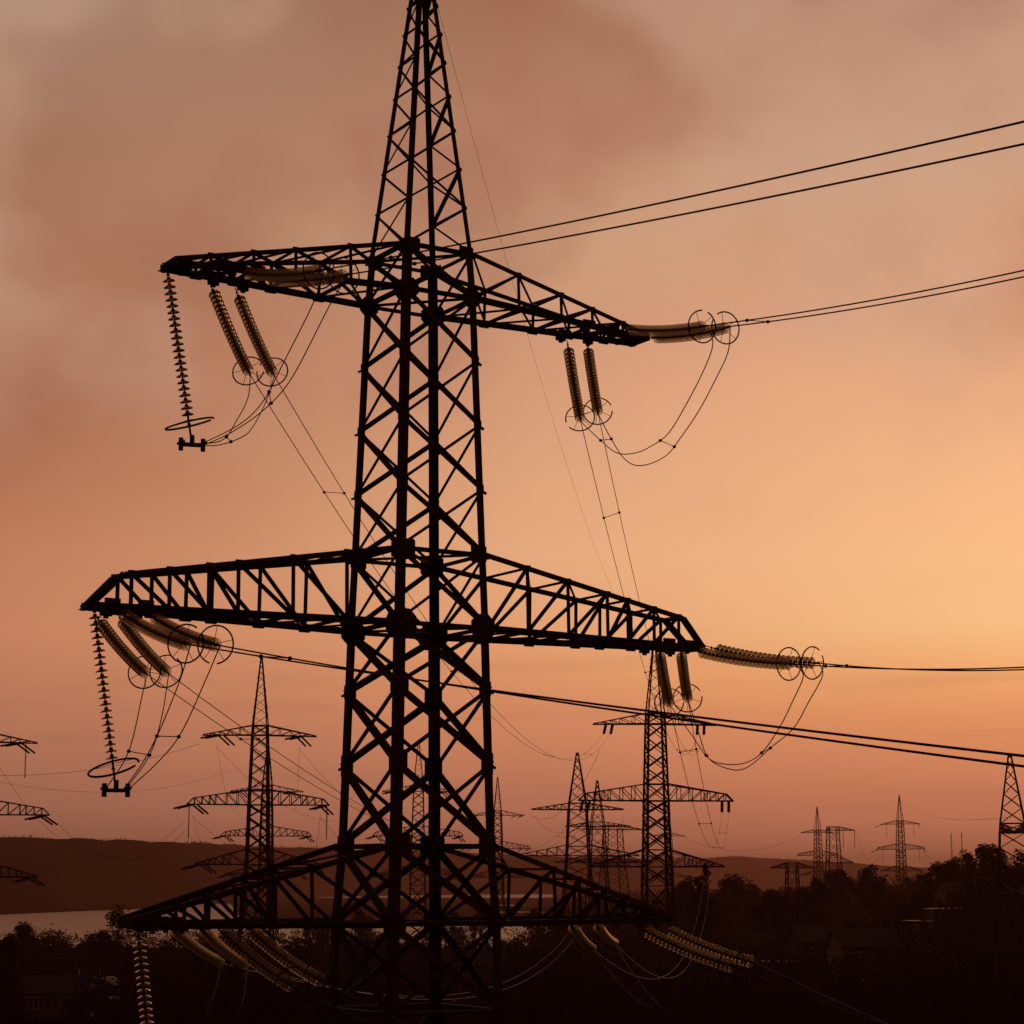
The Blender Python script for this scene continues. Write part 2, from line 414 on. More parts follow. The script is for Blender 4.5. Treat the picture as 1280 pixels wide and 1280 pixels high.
for lv, near, far in (
    ('top', ([(391, 380), (355, 452), (330, 500), (300, 530)], [(413, 380), (365, 472), (330, 512), (290, 540)]),
            ([(310, 497), (296, 525), (276, 551)], [(332, 503), (315, 535), (301, 547), (275, 556)])),
    ('middle', ([(225, 850), (199, 914), (178, 954)], [(257, 850), (227, 915), (199, 951)]),
               ([(178, 868), (161, 939)], [(202, 897), (187, 944)])),
    ('bottom', ([(355, 1280), (310, 1330), (250, 1360)], [(390, 1280), (340, 1340), (270, 1368)]), ([(265, 1250), (235, 1320)], [(300, 1260), (260, 1330)]))):
    v = VERT[lv]; dx = Vector((ca*.28, sa*.28, 0))
    bundle('jumper_loop', 'twin jumper from the front strings to the clamp under the left %s crossarm' % lv, 'cable',
           [jump(E_[lv, 'left', 'near'][k], v+dx*(1 if k else .6), near[k]) for k in (0, 1)], r=.014, spacers=(.55,), group='jumper loops of the near tower')
    bundle('jumper_loop', 'twin jumper from the rear strings to the clamp under the left %s crossarm' % lv, 'cable',
           [jump(E_[lv, 'left', 'far'][k], v+dx*(.8 if k else -1), far[k]) for k in (0, 1)], r=.014, spacers=(.7,), group='jumper loops of the near tower')

# conductors running past the camera on the right
AZ = R(31)
def nearline(A, yR, sag=.09):
    dx, dy = math.sin(AZ), -math.cos(AZ); s = 640/F/cp
    # where x/y reaches the right edge (depth along the optical axis approximated, then refined)
    t = 10.
    for _ in range(60):
        x = A.x+dx*t; y = A.y+dy*t; z = P(1280, yR, max(y, 1)).z; dep = y*cp+(z-CZ)*sp
        t += (640/F*dep-x)/(dx+.2)*.6
    x = A.x+dx*t; y = A.y+dy*t; B = P(1280, yR, y)
    sl = (B.z-A.z)/t; pts = []
    for k in range(60):
        u = t*2.2*k/59; q = u/t
        pts.append(Vector((A.x+dx*u, A.y+dy*u, A.z+sl*u-4*sag*q*(1-q))))
    return pts
NL = {('top', 'left'): (152, 180), ('top', 'right'): (338, 346), ('middle', 'left'): (945, 958), ('middle', 'right'): (834, 837),
      ('bottom', 'left'): (1640, 1650), ('bottom', 'right'): (1340, 1350)}
for (lv, sd), ys in NL.items():
    e = E_[lv, sd, 'near']; o = (0, 1)
    bundle('conductor_pair', 'cable pair running forward from the %s end of the %s crossarm' % (sd, lv), 'power line',
           [nearline(e[0], ys[0]), nearline(e[1], ys[1])], r=.018, spacers=(.08,), group='conductor pairs of the near tower')

# ------------------------------------------------------------------ towers behind
def place(px, yB, spacing, kind_r):     # px centre, pixel row of the lower chord of the top arm, px between top and middle arm
    D = F*9.0/spacing*1.0
    z = P(px, yB, D).z
    return D, z-29.63
tfar = thing('transmission_tower', 'slim lattice tower right of the big one with its peak just below the middle crossarm', 'pylon', (0, 0, 0), 0, 'lattice towers of the power lines')
build_tower(tfar, False)
TW = {}
def far_tower(key, px, yB, spacing, rot, label, src=None):
    D, z = place(px, yB, spacing, rot)
    if src is None: o = tfar
    else: o = copy_tree(src, KM); o.name = 'transmission_tower'
    o.location = (P(px, yB, D).x, D, z); o.rotation_euler = (0, 0, R(rot)); o['label'] = label
    TW[key] = o; return o
KM = children_map()
far_tower('T2', 819, 905, 95, 7, tfar['label'])
far_tower('T3', 325, 919, 86, 12, 'tallest lattice tower on the left, its whole peak clear against the sky', tfar)
far_tower('T3b', 334, 989, 55, 12, 'smaller lattice tower standing directly behind the tall left tower', tfar)
far_tower('T4', -29, 927, 90, 14, 'lattice tower cut by the left edge with only its right arms showing', tfar)
far_tower('T5', 523, 989, 55, 3, 'distant lattice tower seen through the middle of the big tower', tfar)
far_tower('T6', 622, 1019, 41, 8, 'small distant lattice tower just right of the legs of the big tower', tfar)
far_tower('T10', 1022, 1041, 28, 20, 'tiny hazy lattice tower beside the flat topped frame on the right', tfar)
far_tower('T12', 1125, 1030, 31, -32, 'lone small lattice tower standing clear between the hill trees and flat topped frame', tfar)
far_tower('T14', 836, 1045, 27, 15, 'faint tiny lattice tower half hidden behind the slim right hand tower', tfar)

# single circuit towers with two arms, wider body
def two_arm(name, label, px, yA, D, rot, peak=8.0, h=6.4, a1=6.5, a2=8.6, w=1.25, asym=1.0, drop=15):
    zA = P(px, yA, D).z; root = thing(name, label, 'pylon', (P(px, yA, D).x, D, zA-h-drop), R(rot), 'lattice towers of the power lines')
    H1 = drop+h; H2 = drop
    prof = [(0, w*2.2), (drop, w*1.25), (H1, w), (H1+.9, w*.95), (H1+max(peak, .9), .12 if peak > 1 else w*.94)]
    zs = [0, 2.8, 5.4, 7.8, 10, 12, 13.6, drop, drop+1.3, drop+3, drop+4.7, H1, H1+.9]
    if peak > 1: zs += [H1+.9+(peak-.9)*q for q in (.22, .42, .6, .76, .9, 1)]
    def C(i, z): s = CR[i]; q = interp(prof, z); return Vector((s[0]*q, s[1]*q, z))
    for i in range(4):
        m = MB()
        for a, b in zip(zs, zs[1:]): m.bar(C(i, a), C(i, b), .17 if a < H1 else .12)
        m.build('leg', STEEL, root)
    for i in range(4):
        j = (i+1) % 4; m = MB()
        for a, b in zip(zs, zs[1:]): m.bar(C(i, a), C(j, b), .07); m.bar(C(j, a), C(i, b), .07)
        for z in (drop, drop+1.3, H1, H1+.9): m.bar(C(i, z), C(j, z), .1)
        m.build('face_bracing', STEEL, root)
    for s in (-1, 1):
        for z, L, t in ((H1, a1, .9), (H2, a2, 1.5)):
            if s < 0: L *= asym
            m = MB()
            for sy in (-1, 1):
                b0 = Vector((s*interp(prof, z), sy*interp(prof, z), z)); t0 = Vector((s*interp(prof, z+t), sy*interp(prof, z+t), z+t))
                e = Vector((s*L, sy*.2, z)); m.bar(b0, e, .14); m.bar(t0, e+Vector((0, 0, .08)), .12); pr = b0
                for f in (.2, .4, .6, .8):
                    a, b = lerp(b0, e, f), lerp(t0, e, f); m.bar(a, b, .07); m.bar(pr, b, .07); pr = a
            for f in (.2, .4, .6, .8, 1): m.bar(Vector((s*lerp(interp(prof, z), L, f), -lerp(interp(prof, z), .2, f), z)), Vector((s*lerp(interp(prof, z), L, f), lerp(interp(prof, z), .2, f), z)), .06)
            m.build('crossarm', STEEL, root)
    return root
TW['T7'] = two_arm('transmission_tower', 'wide lattice tower with a slim peak and two plain arms left of the slim tower', 722, 1012, 300, 3)
TW['T8'] = two_arm('transmission_tower', 'smaller lattice tower overlapping the wide two armed one on its right', 747, 1033, 420, -12, peak=9, h=7)
TW['T8c'] = two_arm('transmission_tower', 'flat topped lattice tower tucked between the small tower and the slim tower', 766, 1037, 460, 18, peak=.9, h=7, a1=7, w=1.6)
TW['T9'] = two_arm('transmission_tower', 'lattice tower at the right edge with its tall pointed peak seen end on', 1266, 1040, 227, 78, peak=8.3, w=1.35)
TW['T11'] = two_arm('transmission_tower', 'flat topped lattice frame whose top beam reaches right with strings hanging from it', 1041, 1038, 520, 10, peak=.9, h=7.8, a1=5.6, a2=5, w=1.2, asym=.3)
TW['T13'] = two_arm('transmission_tower', 'low dark T shaped lattice mast rising from the trees on the right', 990, 1085, 360, 6, peak=.9, h=6, a1=3.7, a2=1.7, w=.85)

# insulator strings of the far towers: one shared mesh each, every string its own thing
def simple_string(L, lean, r=.15):
    m = MB(); d = Vector((lean[0], lean[1], -lean[2])).normalized() if lean else Vector((0, 0, -1))
    a = Vector((0, 0, 0)); n = 16; m.tube([a, a+d*L], .05, 6); q = d.to_track_quat('Z', 'Y').to_matrix().to_4x4()
    for k in range(n):
        M = q.copy(); M.translation = a+d*(L*(k+1.2)/(n+1.5)); m.lathe([(.04, 0), (r, .06), (r, .09), (.04, .1)], 8, M)
    return m.mesh('insulator_string', FITT)
SM = {'l': simple_string(4.0, (-.37, -.93, .16), .13), 'r': simple_string(4.0, (.24, .93, .27), .13), 'v': simple_string(4.4, None, .12), 'n': simple_string(4.0, (-.1, -.93, .33), .18), 'w': simple_string(3.0, (-.9, -.3, .35), .13)}
ARMS = {'top': (29.55, 7.2), 'middle': (20.6, 9.0), 'bottom': (13, 7.8)}
NAMES = {'T2': 'slim tower right of the big one', 'T3': 'tall left hand tower', 'T3b': 'tower behind the tall left one', 'T4': 'tower at the left edge', 'T5': 'tower seen through the big one',
         'T6': 'small tower by the big legs', 'T12': 'lone small tower'}
def tw_pt(key, x, y, z):
    o = TW[key]; a = o.rotation_euler.z
    return Vector((o.location.x+x*math.cos(a)-y*math.sin(a), o.location.y+x*math.sin(a)+y*math.cos(a), o.location.z+z))
TIP = {}
def put(key, arm, side, which, off, lab):
    z, L = ARMS[arm]; s = 1 if side == 'right' else -1
    p = tw_pt(key, s*(L-off), 0, z)
    o = link('insulator_string', SM[which]); o.location = p
    lay = {'l': 'leaning left', 'r': 'leaning right', 'v': 'straight down', 'n': 'hanging', 'w': 'spread wide'}[which]
    tag(o, '%s %s string, %s %s arm, %s' % (lab, lay, side, arm, NAMES[key]), 'insulator', 'insulator strings of the distant towers')
for key in ('T3', 'T3b', 'T5', 'T4'):
    for arm in ('top', 'middle', 'bottom'):
        for side in ('left', 'right'):
            if key == 'T4' and side == 'left': continue
            for w_, o_, n_ in ((('l', 1.5, 'outer'), ('l', 2.1, 'inner'), ('r', 1.8, 'outer'), ('r', 2.5, 'inner')) if arm == 'top' else (('l', .1, 'outer'), ('l', .6, 'inner'), ('r', .5, 'outer'), ('r', 1.1, 'inner'))): put(key, arm, side, w_, o_, n_)
            if arm == 'middle' and key in ('T3',): put(key, arm, side, 'v', .1, 'single')
    if key == 'T4': put(key, 'top', 'right', 'v', 1.2, 'single')
for arm in ('top', 'middle', 'bottom'):
    for side in ('left', 'right'):
        a, b = (2.1, 1.3) if arm != 'middle' else (1.1, .3)
        if arm != 'bottom': put('T2', arm, side, 'n', a, 'inner'); put('T2', arm, side, 'n', b, 'outer')
for key in ('T6', 'T12'):
    for arm in ('top', 'middle'):
        for side in ('left', 'right'):
            put(key, arm, side, 'l' if key == 'T6' else ('w' if side == 'left' else 'r'), .2, 'outer'); put(key, arm, side, 'v' if key == 'T12' else 'l', 2.0, 'inner')
for k, (x, y) in enumerate(((5.5, 0), (2.6, 0))):
    o = link('insulator_string', SM['v']); o.location = tw_pt('T11', x, 0, 15+7.8)
    tag(o, '%s string hanging below the beam of the flat topped frame' % ('outer', 'inner')[k], 'insulator', 'insulator strings of the distant towers')

# ------------------------------------------------------------------ conductors going back to the slim tower and beyond
def span(A, B, pix, k=10):      # sagging span from A to B whose sag follows photo pixels
    pts = [A]
    for (x, y, f) in pix: pts.append(P(x, y, 1/lerp(1/A.y, 1/B.y, f) if False else lerp(A.y, B.y, f)))
    return smooth(pts+[B], k)
def hang(A, B, sag, n=50):
    return [lerp(A, B, i/n)-Vector((0, 0, 4*sag*(i/n)*(1-i/n))) for i in range(n+1)]
def far_end(arm, side, k):
    z, L = ARMS[arm]; s = 1 if side == 'right' else -1
    off = (2.1, 1.3) if arm != 'middle' else (1.1, .3)
    return tw_pt('T2', s*(L-off[k if s > 0 else 1-k]), 0, z)+Vector((-.4, -3.72, -1.32))
SAG = {('top', 'left'): 6.2, ('top', 'right'): 5.6, ('middle', 'left'): 4.9, ('middle', 'right'): 4.2, ('bottom', 'left'): 5.2, ('bottom', 'right'): 4.6}
for (lv, sd), sg in SAG.items():
    e = E_[lv, sd, 'far']
    bundle('conductor_pair', 'cable pair sagging back from the %s end of the %s crossarm to slim tower' % (sd, lv), 'power line',
           [hang(e[k], far_end(lv, sd, k), sg+.15*k) for k in (0, 1)], r=.013, spacers=(.06, .25, .55, .8), group='conductor pairs of the near tower')
pk = Vector((MX, MY, CZ-1.01-G0+39.9))
bundle('earth_wire', 'hair thin earth wire falling from the top of the big tower to the slim tower', 'power line', [hang(pk, tw_pt('T2', 0, 0, 39.9), 6.0)], r=.006, group='earth wires')
WL = 0
def wire(label, A, B, sag, r=.02):
    bundle('conductor', label, 'power line', [hang(A, B, sag, 30)], r=r, group='thin distant power lines')
off = P(-120, 958, 250)
wire('faint cable from the left edge up to the tall left tower top arm', P(-100, 962, 240), tw_pt('T3', -7.9, -2, 28.3), 2)
wire('faint cable from the left edge passing behind the tall left tower', P(-100, 955, 260), tw_pt('T3b', -7, 0, 34), 4)
for sd, s_ in (('left', -1), ('right', 1)):
    for arm, hh, dx in (('top', 28.4, 5.4), ('middle', 19.4, 8.3)):
        wire('faint cable from the %s %s arm of the tall left tower to the one behind' % (sd, arm), tw_pt('T3', s_*dx, 2, hh), tw_pt('T3b', s_*dx, -2, hh), 5)
        wire('faint cable, tall left tower %s %s arm to the tower behind the big one' % (sd, arm), tw_pt('T3', s_*dx, 2, hh-.3), tw_pt('T5', s_*dx, -2, hh), 7)
wire('faint cable sagging low between the left edge tower and the tall left tower', P(-20, 925, 270), tw_pt('T3', -9.2, 2, 18.6), 9)
wire('faint cable leaving the left edge tower arm above the river', P(72, 1029, 262), tw_pt('T3', -9.0, 0, 17.5), 4.2)
for sd, s in (('left', -1), ('right', 1)):
    if s < 0: wire('thin cable from the %s middle arm of the slim tower to the wide tower' % sd, tw_pt('T2', s*8.8, .5, 18), tw_pt('T7', s*8.2, 0, 14), 2.5)
    if s < 0: wire('thin cable from the %s top arm of the slim tower to the wide tower' % sd, tw_pt('T2', s*6.6, .5, 26.5), tw_pt('T7', s*6.3, 0, 20.5), 3)
    wire('thin cable from the %s arm of the wide tower back to the small tower' % sd, tw_pt('T7', s*6.3, 0, 20.5), tw_pt('T8', s*6.3, 0, 21), 1)
wire('faint cable from the top of the lone small tower toward the right edge tower', tw_pt('T12', 0, 0, 39.5), tw_pt('T9', 0, 0, 23), 3, .018)
wire('faint cable from the flat topped frame to the lone small tower', tw_pt('T11', 5.6, 0, 22.8), tw_pt('T12', -8, 0, 20), 6, .02)
wire('faint cable across the haze left of the flat topped frame', tw_pt('T14', 7, 0, 29), tw_pt('T10', -7, 0, 29), 6, .04)
wire('faint lower cable across the haze left of the flat topped frame', tw_pt('T14', 9, 0, 20), tw_pt('T10', -9, 0, 20), 6, .04)
wire('faint cable from the lone small tower up to the trees on the hill', tw_pt('T12', 9, 0, 19), P(1260, 1075, 500), 4, .03)

# ------------------------------------------------------------------ terrain and river
def px_of(x, y): return 640+F*x/max(y, 1.0)*1.0
SH = [(-400, 1500), (0, 1800), (180, 2200), (300, 3000), (430, 4300), (650, 5200), (780, 5400), (880, 7300), (1500, 7500)]
RIDGE = [(-600, 1046), (0, 1050), (60, 1051.5), (180, 1054), (300, 1058), (400, 1062), (520, 1064), (640, 1069), (760, 1075), (860, 1074), (910, 1071), (960, 1073), (1050, 1079), (1130, 1085), (1400, 1084)]
def hash2(a, b):
    v = math.sin(a*127.1+b*311.7)*43758.5453; return v-math.floor(v)
def vnoise(x, y):
    xi, yi = math.floor(x), math.floor(y); u, v = x-xi, y-yi; u = u*u*(3-2*u); v = v*v*(3-2*v)
    return lerp(lerp(hash2(xi, yi), hash2(xi+1, yi), u), lerp(hash2(xi, yi+1), hash2(xi+1, yi+1), u), v)
def sstep(a, b, x):
    t = min(1, max(0, (x-a)/(b-a))); return t*t*(3-2*t)
def ground(x, y):
    r = math.hypot(x, y)
    if y > 20 and abs(x) < y*1.2: px = px_of(x, y)
    else: px = 640 + (1 if x > 0 else -1)*F*1.2 if y > 0 else 640
    px = max(-700, min(2400, px)) if y > 0 else 640
    h = -14.0
    h = lerp(h, -17, sstep(250, 480, r))
    land = lerp(-31, -19, sstep(560, 900, px))
    h = lerp(h, land, sstep(560, 900, r))
    if 200 < px < 760: h = lerp(h, -26.2+vnoise(x/200, y/260)*1.2-.5, sstep(230, 320, px)*(1-sstep(680, 760, px))*sstep(1200, 1500, r)*(1-sstep(3800, 4100, r)))
    hill = sstep(880, 1240, px)*sstep(180, 430, r)*(12+3*sstep(1200, 1300, px))
    h += hill*(1-sstep(900, 1500, r)*.5)
    rs = interp(SH, px)
    if r > rs-150:
        topy = interp(RIDGE, px); rt = rs+750
        top = (1103.6-topy)/F*rt*1.0
        s = sstep(rs-30, rt, r)
        h = lerp(h, top, s)
    h += (vnoise(x/60, y/60)-.5)*(1.5 if r > 80 else .4)*(1-sstep(560, 700, r)*(.6 if px < 620 else 0))
    if r > rs+200: h += (vnoise(x/90, y/90)-.5)*5+(vnoise(x/25, y/25)-.5)*3
    return CZ+h
m = MB(); rs_ = [0.0]; r = 3.0
while r < 9300: rs_.append(r); r *= 1.028
az = []
a = -180.0
while a < 180: az.append(a); a += .22 if abs(a) < 19 else (1.5 if abs(a) < 60 else 5)
for rr in rs_[1:]:
    for a in az: x, y = rr*math.sin(R(a)), rr*math.cos(R(a)); m.v.append((x, y, ground(x, y)))
n = len(az)
for i in range(len(rs_)-2):
    for j in range(n): m.f.append((i*n+j, (i+1)*n+j, (i+1)*n+(j+1) % n, i*n+(j+1) % n))
k = len(m.v); m.v.append((0, 0, ground(0, 1)))
for j in range(n): m.f.append((k, j, (j+1) % n))
# ground material: meadow with field patches
gm = GRASS
nt = gm.node_tree; bs = nt.nodes['Principled BSDF']; tcg = nt.nodes.new('ShaderNodeTexCoord')
mpg = nt.nodes.new('ShaderNodeMapping'); mpg.inputs['Scale'].default_value = (.004, .0016, .004); nt.links.new(tcg.outputs['Object'], mpg.inputs[0])
vg = nt.nodes.new('ShaderNodeTexVoronoi'); vg.inputs['Scale'].default_value = 1.0; nt.links.new(mpg.outputs[0], vg.inputs['Vector'])     # fields and woods of the far bank
rg = nt.nodes.new('ShaderNodeValToRGB'); rg.color_ramp.interpolation = 'CONSTANT'
for k_, (p_, c_) in enumerate(((0, (.5, .5, .5)), (.35, (1, 1, 1)), (.62, (.35, .35, .35)), (.86, (2.6, 2.3, 1.6)))):
    e_ = rg.color_ramp.elements[k_] if k_ < 2 else rg.color_ramp.elements.new(p_)
    e_.position = p_; e_.color = (*c_, 1)
sg_ = nt.nodes.new('ShaderNodeSeparateColor'); nt.links.new(vg.outputs['Color'], sg_.inputs[0]); nt.links.new(sg_.outputs[0], rg.inputs['Fac'])
mg = nt.nodes.new('ShaderNodeMix'); mg.data_type = 'RGBA'; mg.blend_type = 'MULTIPLY'; mg.inputs[0].default_value = 1
src_ = bs.inputs['Base Color'].links[0].from_socket; nt.links.new(src_, mg.inputs[6]); nt.links.new(rg.outputs['Color'], mg.inputs[7]); nt.links.new(mg.outputs[2], bs.inputs['Base Color'])
g_ = m.build('ground', gm, None, True); g_['kind'] = 'structure'
WATER = mat('river_water', (.15, .07, .05), .34, var=.1, scale=.01, spec=.6)
nt = WATER.node_tree; bs = nt.nodes['Principled BSDF']
nz = nt.nodes.new('ShaderNodeTexNoise'); nz.inputs['Scale'].default_value = .15; bp = nt.nodes.new('ShaderNodeBump'); bp.inputs['Strength'].default_value = .5
tc = nt.nodes.new('ShaderNodeTexCoord'); nt.links.new(tc.outputs['Object'], nz.inputs['Vector']); nt.links.new(nz.outputs['Fac'], bp.inputs['Height']); nt.links.new(bp.outputs['Normal'], bs.inputs['Normal'])
m = MB(); N = 64
m.v = [(9200*math.sin(2*math.pi*i/N), 9200*math.cos(2*math.pi*i/N), 0) for i in range(N)]; m.f = [tuple(range(N-1, -1, -1))]
w_ = m.build('river', WATER); w_['kind'] = 'structure'

# ------------------------------------------------------------------ trees
def crown_mesh(name, kind, seed, n, leafm):
    q = random.Random(seed); m = MB(); cl = []
    if kind == 'broad':
        for i in range(26):
            a = q.uniform(0, 6.28); rr = math.sqrt(q.random())*3.3; z = 3.2+q.random()*6.2; rr *= math.sin(min(3.0, max(.25, (z-2.4)/7.4*3.14)))*1.05
            cl.append((rr*math.cos(a), rr*math.sin(a), z, q.uniform(.8, 1.6)))
    elif kind == 'poplar':
        for i in range(40):
            z = 2+i*.34; w = 1.5*math.sin(min(3, .35+(z-2)/13.5*2.6)); a = q.uniform(0, 6.28); rr = w*q.random()*.7
            cl.append((rr*math.cos(a), rr*math.sin(a), z, .75*max(.45, w)))
    else:
        for i in range(16):
            a = q.uniform(0, 6.28); rr = math.sqrt(q.random())*2.2; cl.append((rr*math.cos(a), rr*math.sin(a), .6+q.random()*2.4, q.uniform(.6, 1.1)))
    for i in range(n):
        c = q.choice(cl); d = Vector((q.gauss(0, 1), q.gauss(0, 1), q.gauss(0, 1))).normalized()*c[3]*q.random()**.35
        p = Vector(c[:3])+d*1.0; s = q.uniform(.10, .24)*(1.2 if kind != 'poplar' else 1)
        u = Vector((q.gauss(0, 1), q.gauss(0, 1), q.gauss(0, .6))).normalized(); v = u.orthogonal().normalized()
        m.add([p-u*s, p+v*s*.6, p+u*s, p-v*s*.6], [(0, 1, 2, 3)])
    return m.mesh(name, leafm), cl
def trunk_mesh(kind, cl, seed):
    q = random.Random(seed); m = MB(); H = {'broad': 6.5, 'poplar': 13, 'bush': 1.2}[kind]
    pts = [Vector((q.uniform(-.1, .1)*i, q.uniform(-.1, .1)*i, -1+(H+1)*i/6)) for i in range(7)]
    m.tube(pts, [.28, .24, .2, .17, .13, .1, .05] if kind != 'bush' else [.08]*7, 8)
    for c in cl[::2]:
        b = pts[min(5, max(1, int((c[2]*.55+1)/(H+1)*6)))]; e = Vector(c[:3]); mid = (b+e)/2+Vector((0, 0, -.2))
        m.tube([b, mid, e], [.09, .06, .02] if kind != 'bush' else [.03, .02, .01], 5)
    return m.mesh('trunk', BARK)
KIND = {}
for nm, kd, sd_, n_, lm in (('b1', 'broad', 1, 3600, LEAF), ('b2', 'broad', 5, 3000, LEAF2), ('b3', 'broad', 9, 3300, LEAF), ('p1', 'poplar', 3, 2600, LEAF), ('s1', 'bush', 4, 1300, LEAF), ('s2', 'bush', 8, 1300, LEAF2)):
    cmesh, cl = crown_mesh('crown', kd, sd_, n_, lm); KIND[nm] = (cmesh, trunk_mesh(kd, cl, sd_))
def tree(kind, px, D, h, label, group='trees round the river and houses', basey=None):
    x = (px-640)/F*D*.985; z = ground(x, D); H = {'b': 9.6, 'p': 15.6, 's': 3.6}[kind[0]]; s = h/H
    nm = {'b': 'broadleaf_tree', 'p': 'poplar_tree', 's': 'bush'}[kind[0]]
    o = thing(nm, label, 'bush' if kind[0] == 's' else 'tree', (x, D, max(z, 0)-.1), rnd.uniform(0, 6.28), group)
    o.scale = (s*rnd.uniform(.9, 1.15), s*rnd.uniform(.9, 1.15), s)
    link('crown', KIND[kind][0], o); link('trunk', KIND[kind][1], o)
    return o
def top_h(px, ytop, D):      # height a tree needs for its top to show at a pixel row
    x = (px-640)/F*D*.985; return max(2, P(px, ytop, D).z-max(0, ground(x, D)))
TREES = [
 ('b1', 30, 1156, 330, 'broad dark tree rising at the far left edge above the river'),
 ('b3', 12, 1170, 300, 'dark tree cut by the left edge in front of the river'),
 ('b2', 150, 1138, 330, 'tall tree with a drooping crown beside the left tip of the bottom crossarm'),
 ('b1', 128, 1165, 345, 'small round tree just left of the drooping one'),
 ('b3', 60, 1176, 420, 'low tree in the river bank row nearest the left edge'),
 ('b2', 85, 1178, 430, 'low pale edged tree in the middle of the river bank row'),
 ('b1', 108, 1180, 440, 'low tree in the river bank row with a thin top'),
 ('p1', 882, 1078, 330, 'dark slender poplar right of the slim tower'),
 ('p1', 873, 1096, 335, 'shorter poplar close against the slender one'),
 ('b1', 914, 1098, 560, 'round hazy tree right of the poplars'),
 ('b2', 938, 1106, 600, 'small hazy tree between the poplars and the T shaped mast'),
 ('b3', 858, 1100, 540, 'broad hazy tree between the slim tower and the poplars'),
 ('b1', 1045, 1090, 560, 'broad tree at the foot of the flat topped frame'),
 ('b3', 1088, 1084, 520, 'dome shaped tree left of the lone small tower'),
 ('b2', 1150, 1094, 500, 'low tree right of the lone small tower'),
 ('b1', 1176, 1080, 470, 'hill tree where the wooded slope begins'),
 ('b3', 1192, 1074, 480, 'hill tree below the left radio mast'),
 ('b2', 1210, 1068, 470, 'hill tree below the right radio mast'),
 ('b1', 1228, 1059, 450, 'tallest rounded tree on the hill left of the edge tower'),
 ('b3', 1246, 1058, 455, 'full tree on the hill right against the edge tower'),
 ('b2', 1276, 1066, 450, 'tree on the hill behind the right edge tower'),
 ('b3', 1016, 1100, 480, 'dark tree between the T shaped mast and the flat topped frame'),
 ('b1', 968, 1118, 440, 'dark tree just left of the T shaped mast'),
 ('b2', 700, 1132, 480, 'low tree under the right side of the bottom crossarm'),
 ('b3', 672, 1138, 500, 'small tree at the water edge right of the big tower legs'),
 ('b1', 600, 1142, 520, 'low tree seen inside the right legs of the big tower'),
 ('b2', 566, 1140, 530, 'low tree seen between the middle legs of the big tower'),
 ('b3', 452, 1138, 500, 'low round tree seen inside the left legs of the big tower'),
 ('b1', 400, 1150, 470, 'low tree left of the legs of the big tower'),
 ('b2', 270, 1210, 260, 'dark round tree under the left strings of the bottom crossarm'),
 ('b3', 100, 1230, 250, 'dark tree beside the pale house at bottom left'),
 ('b1', 8, 1215, 240, 'nearest dark tree in the bottom left corner'),
]
for kd, px, yt, D, lb in TREES: tree(kd, px, D, top_h(px, yt, D), lb)

# woodland: a mass of crowns nobody could count
def woodland(name, spots, seed):
    q = random.Random(seed); m = MB()
    for (x, y, h) in spots:
        z = ground(x, y)
        if z < .3: continue
        w = h*.42; nl = 70 if y < 420 else (44 if y < 700 else 24)
        cl = [(q.gauss(0, w*.4), q.gauss(0, w*.4), q.uniform(.15, .9)*h) for _ in range(7)]
        for i in range(nl*3):
            c = q.choice(cl); p = Vector((x+c[0]+q.gauss(0, w*.26), y+c[1]+q.gauss(0, w*.26), z+c[2]+q.gauss(0, h*.11)))
            s = h*q.uniform(.03, .07)*(1 if y < 700 else 1.6); u = Vector((q.gauss(0, 1), q.gauss(0, 1), q.gauss(0, .6))).normalized(); v = u.orthogonal().normalized()
            m.add([p-u*s, p+v*s*.7, p+u*s, p-v*s*.7], [(0, 1, 2, 3)])
        m.bar((x, y, z-.5), (x, y, z+h*.6), h*.02)
    o = m.build(name, LEAF); o['kind'] = 'stuff'; return o
q = random.Random(11); sp1 = []
for i in range(2300):
    D = 215+545*q.random()**1.25; px = q.uniform(-60, 1340); x = (px-640)/F*D
    hmax = 4.5+2.5*vnoise(px/60, D/70)
    if vnoise(x/35+9, D/35) < .24: continue
    if px < 640 and D > 600: continue
    if D < 300 and (45 < px < 112 and D < 237 or 128 < px < 158): continue
    if 560 < px < 625 and D < 300 or 1165 < px < 1215 and 330 < D < 425 and D < 341: continue
    sp1.append((x, D, q.uniform(.5, 1)*hmax))
woodland('woodland', sp1, 2)
sp2 = []
for i in range(2200):       # far bank crest and far right woods
    px = q.uniform(-60, 1340); rs0 = interp(SH, px)
    if i % 2: D = rs0+q.uniform(700, 820); h = q.uniform(1.2, 2.4)*(.8+vnoise(px/20, 3))
    else:
        px = q.uniform(720, 1340); D = q.uniform(700, 2600); h = q.uniform(7, 14)
    sp2.append(((px-640)/F*D, D, h))
woodland('distant_woodland', sp2, 3)

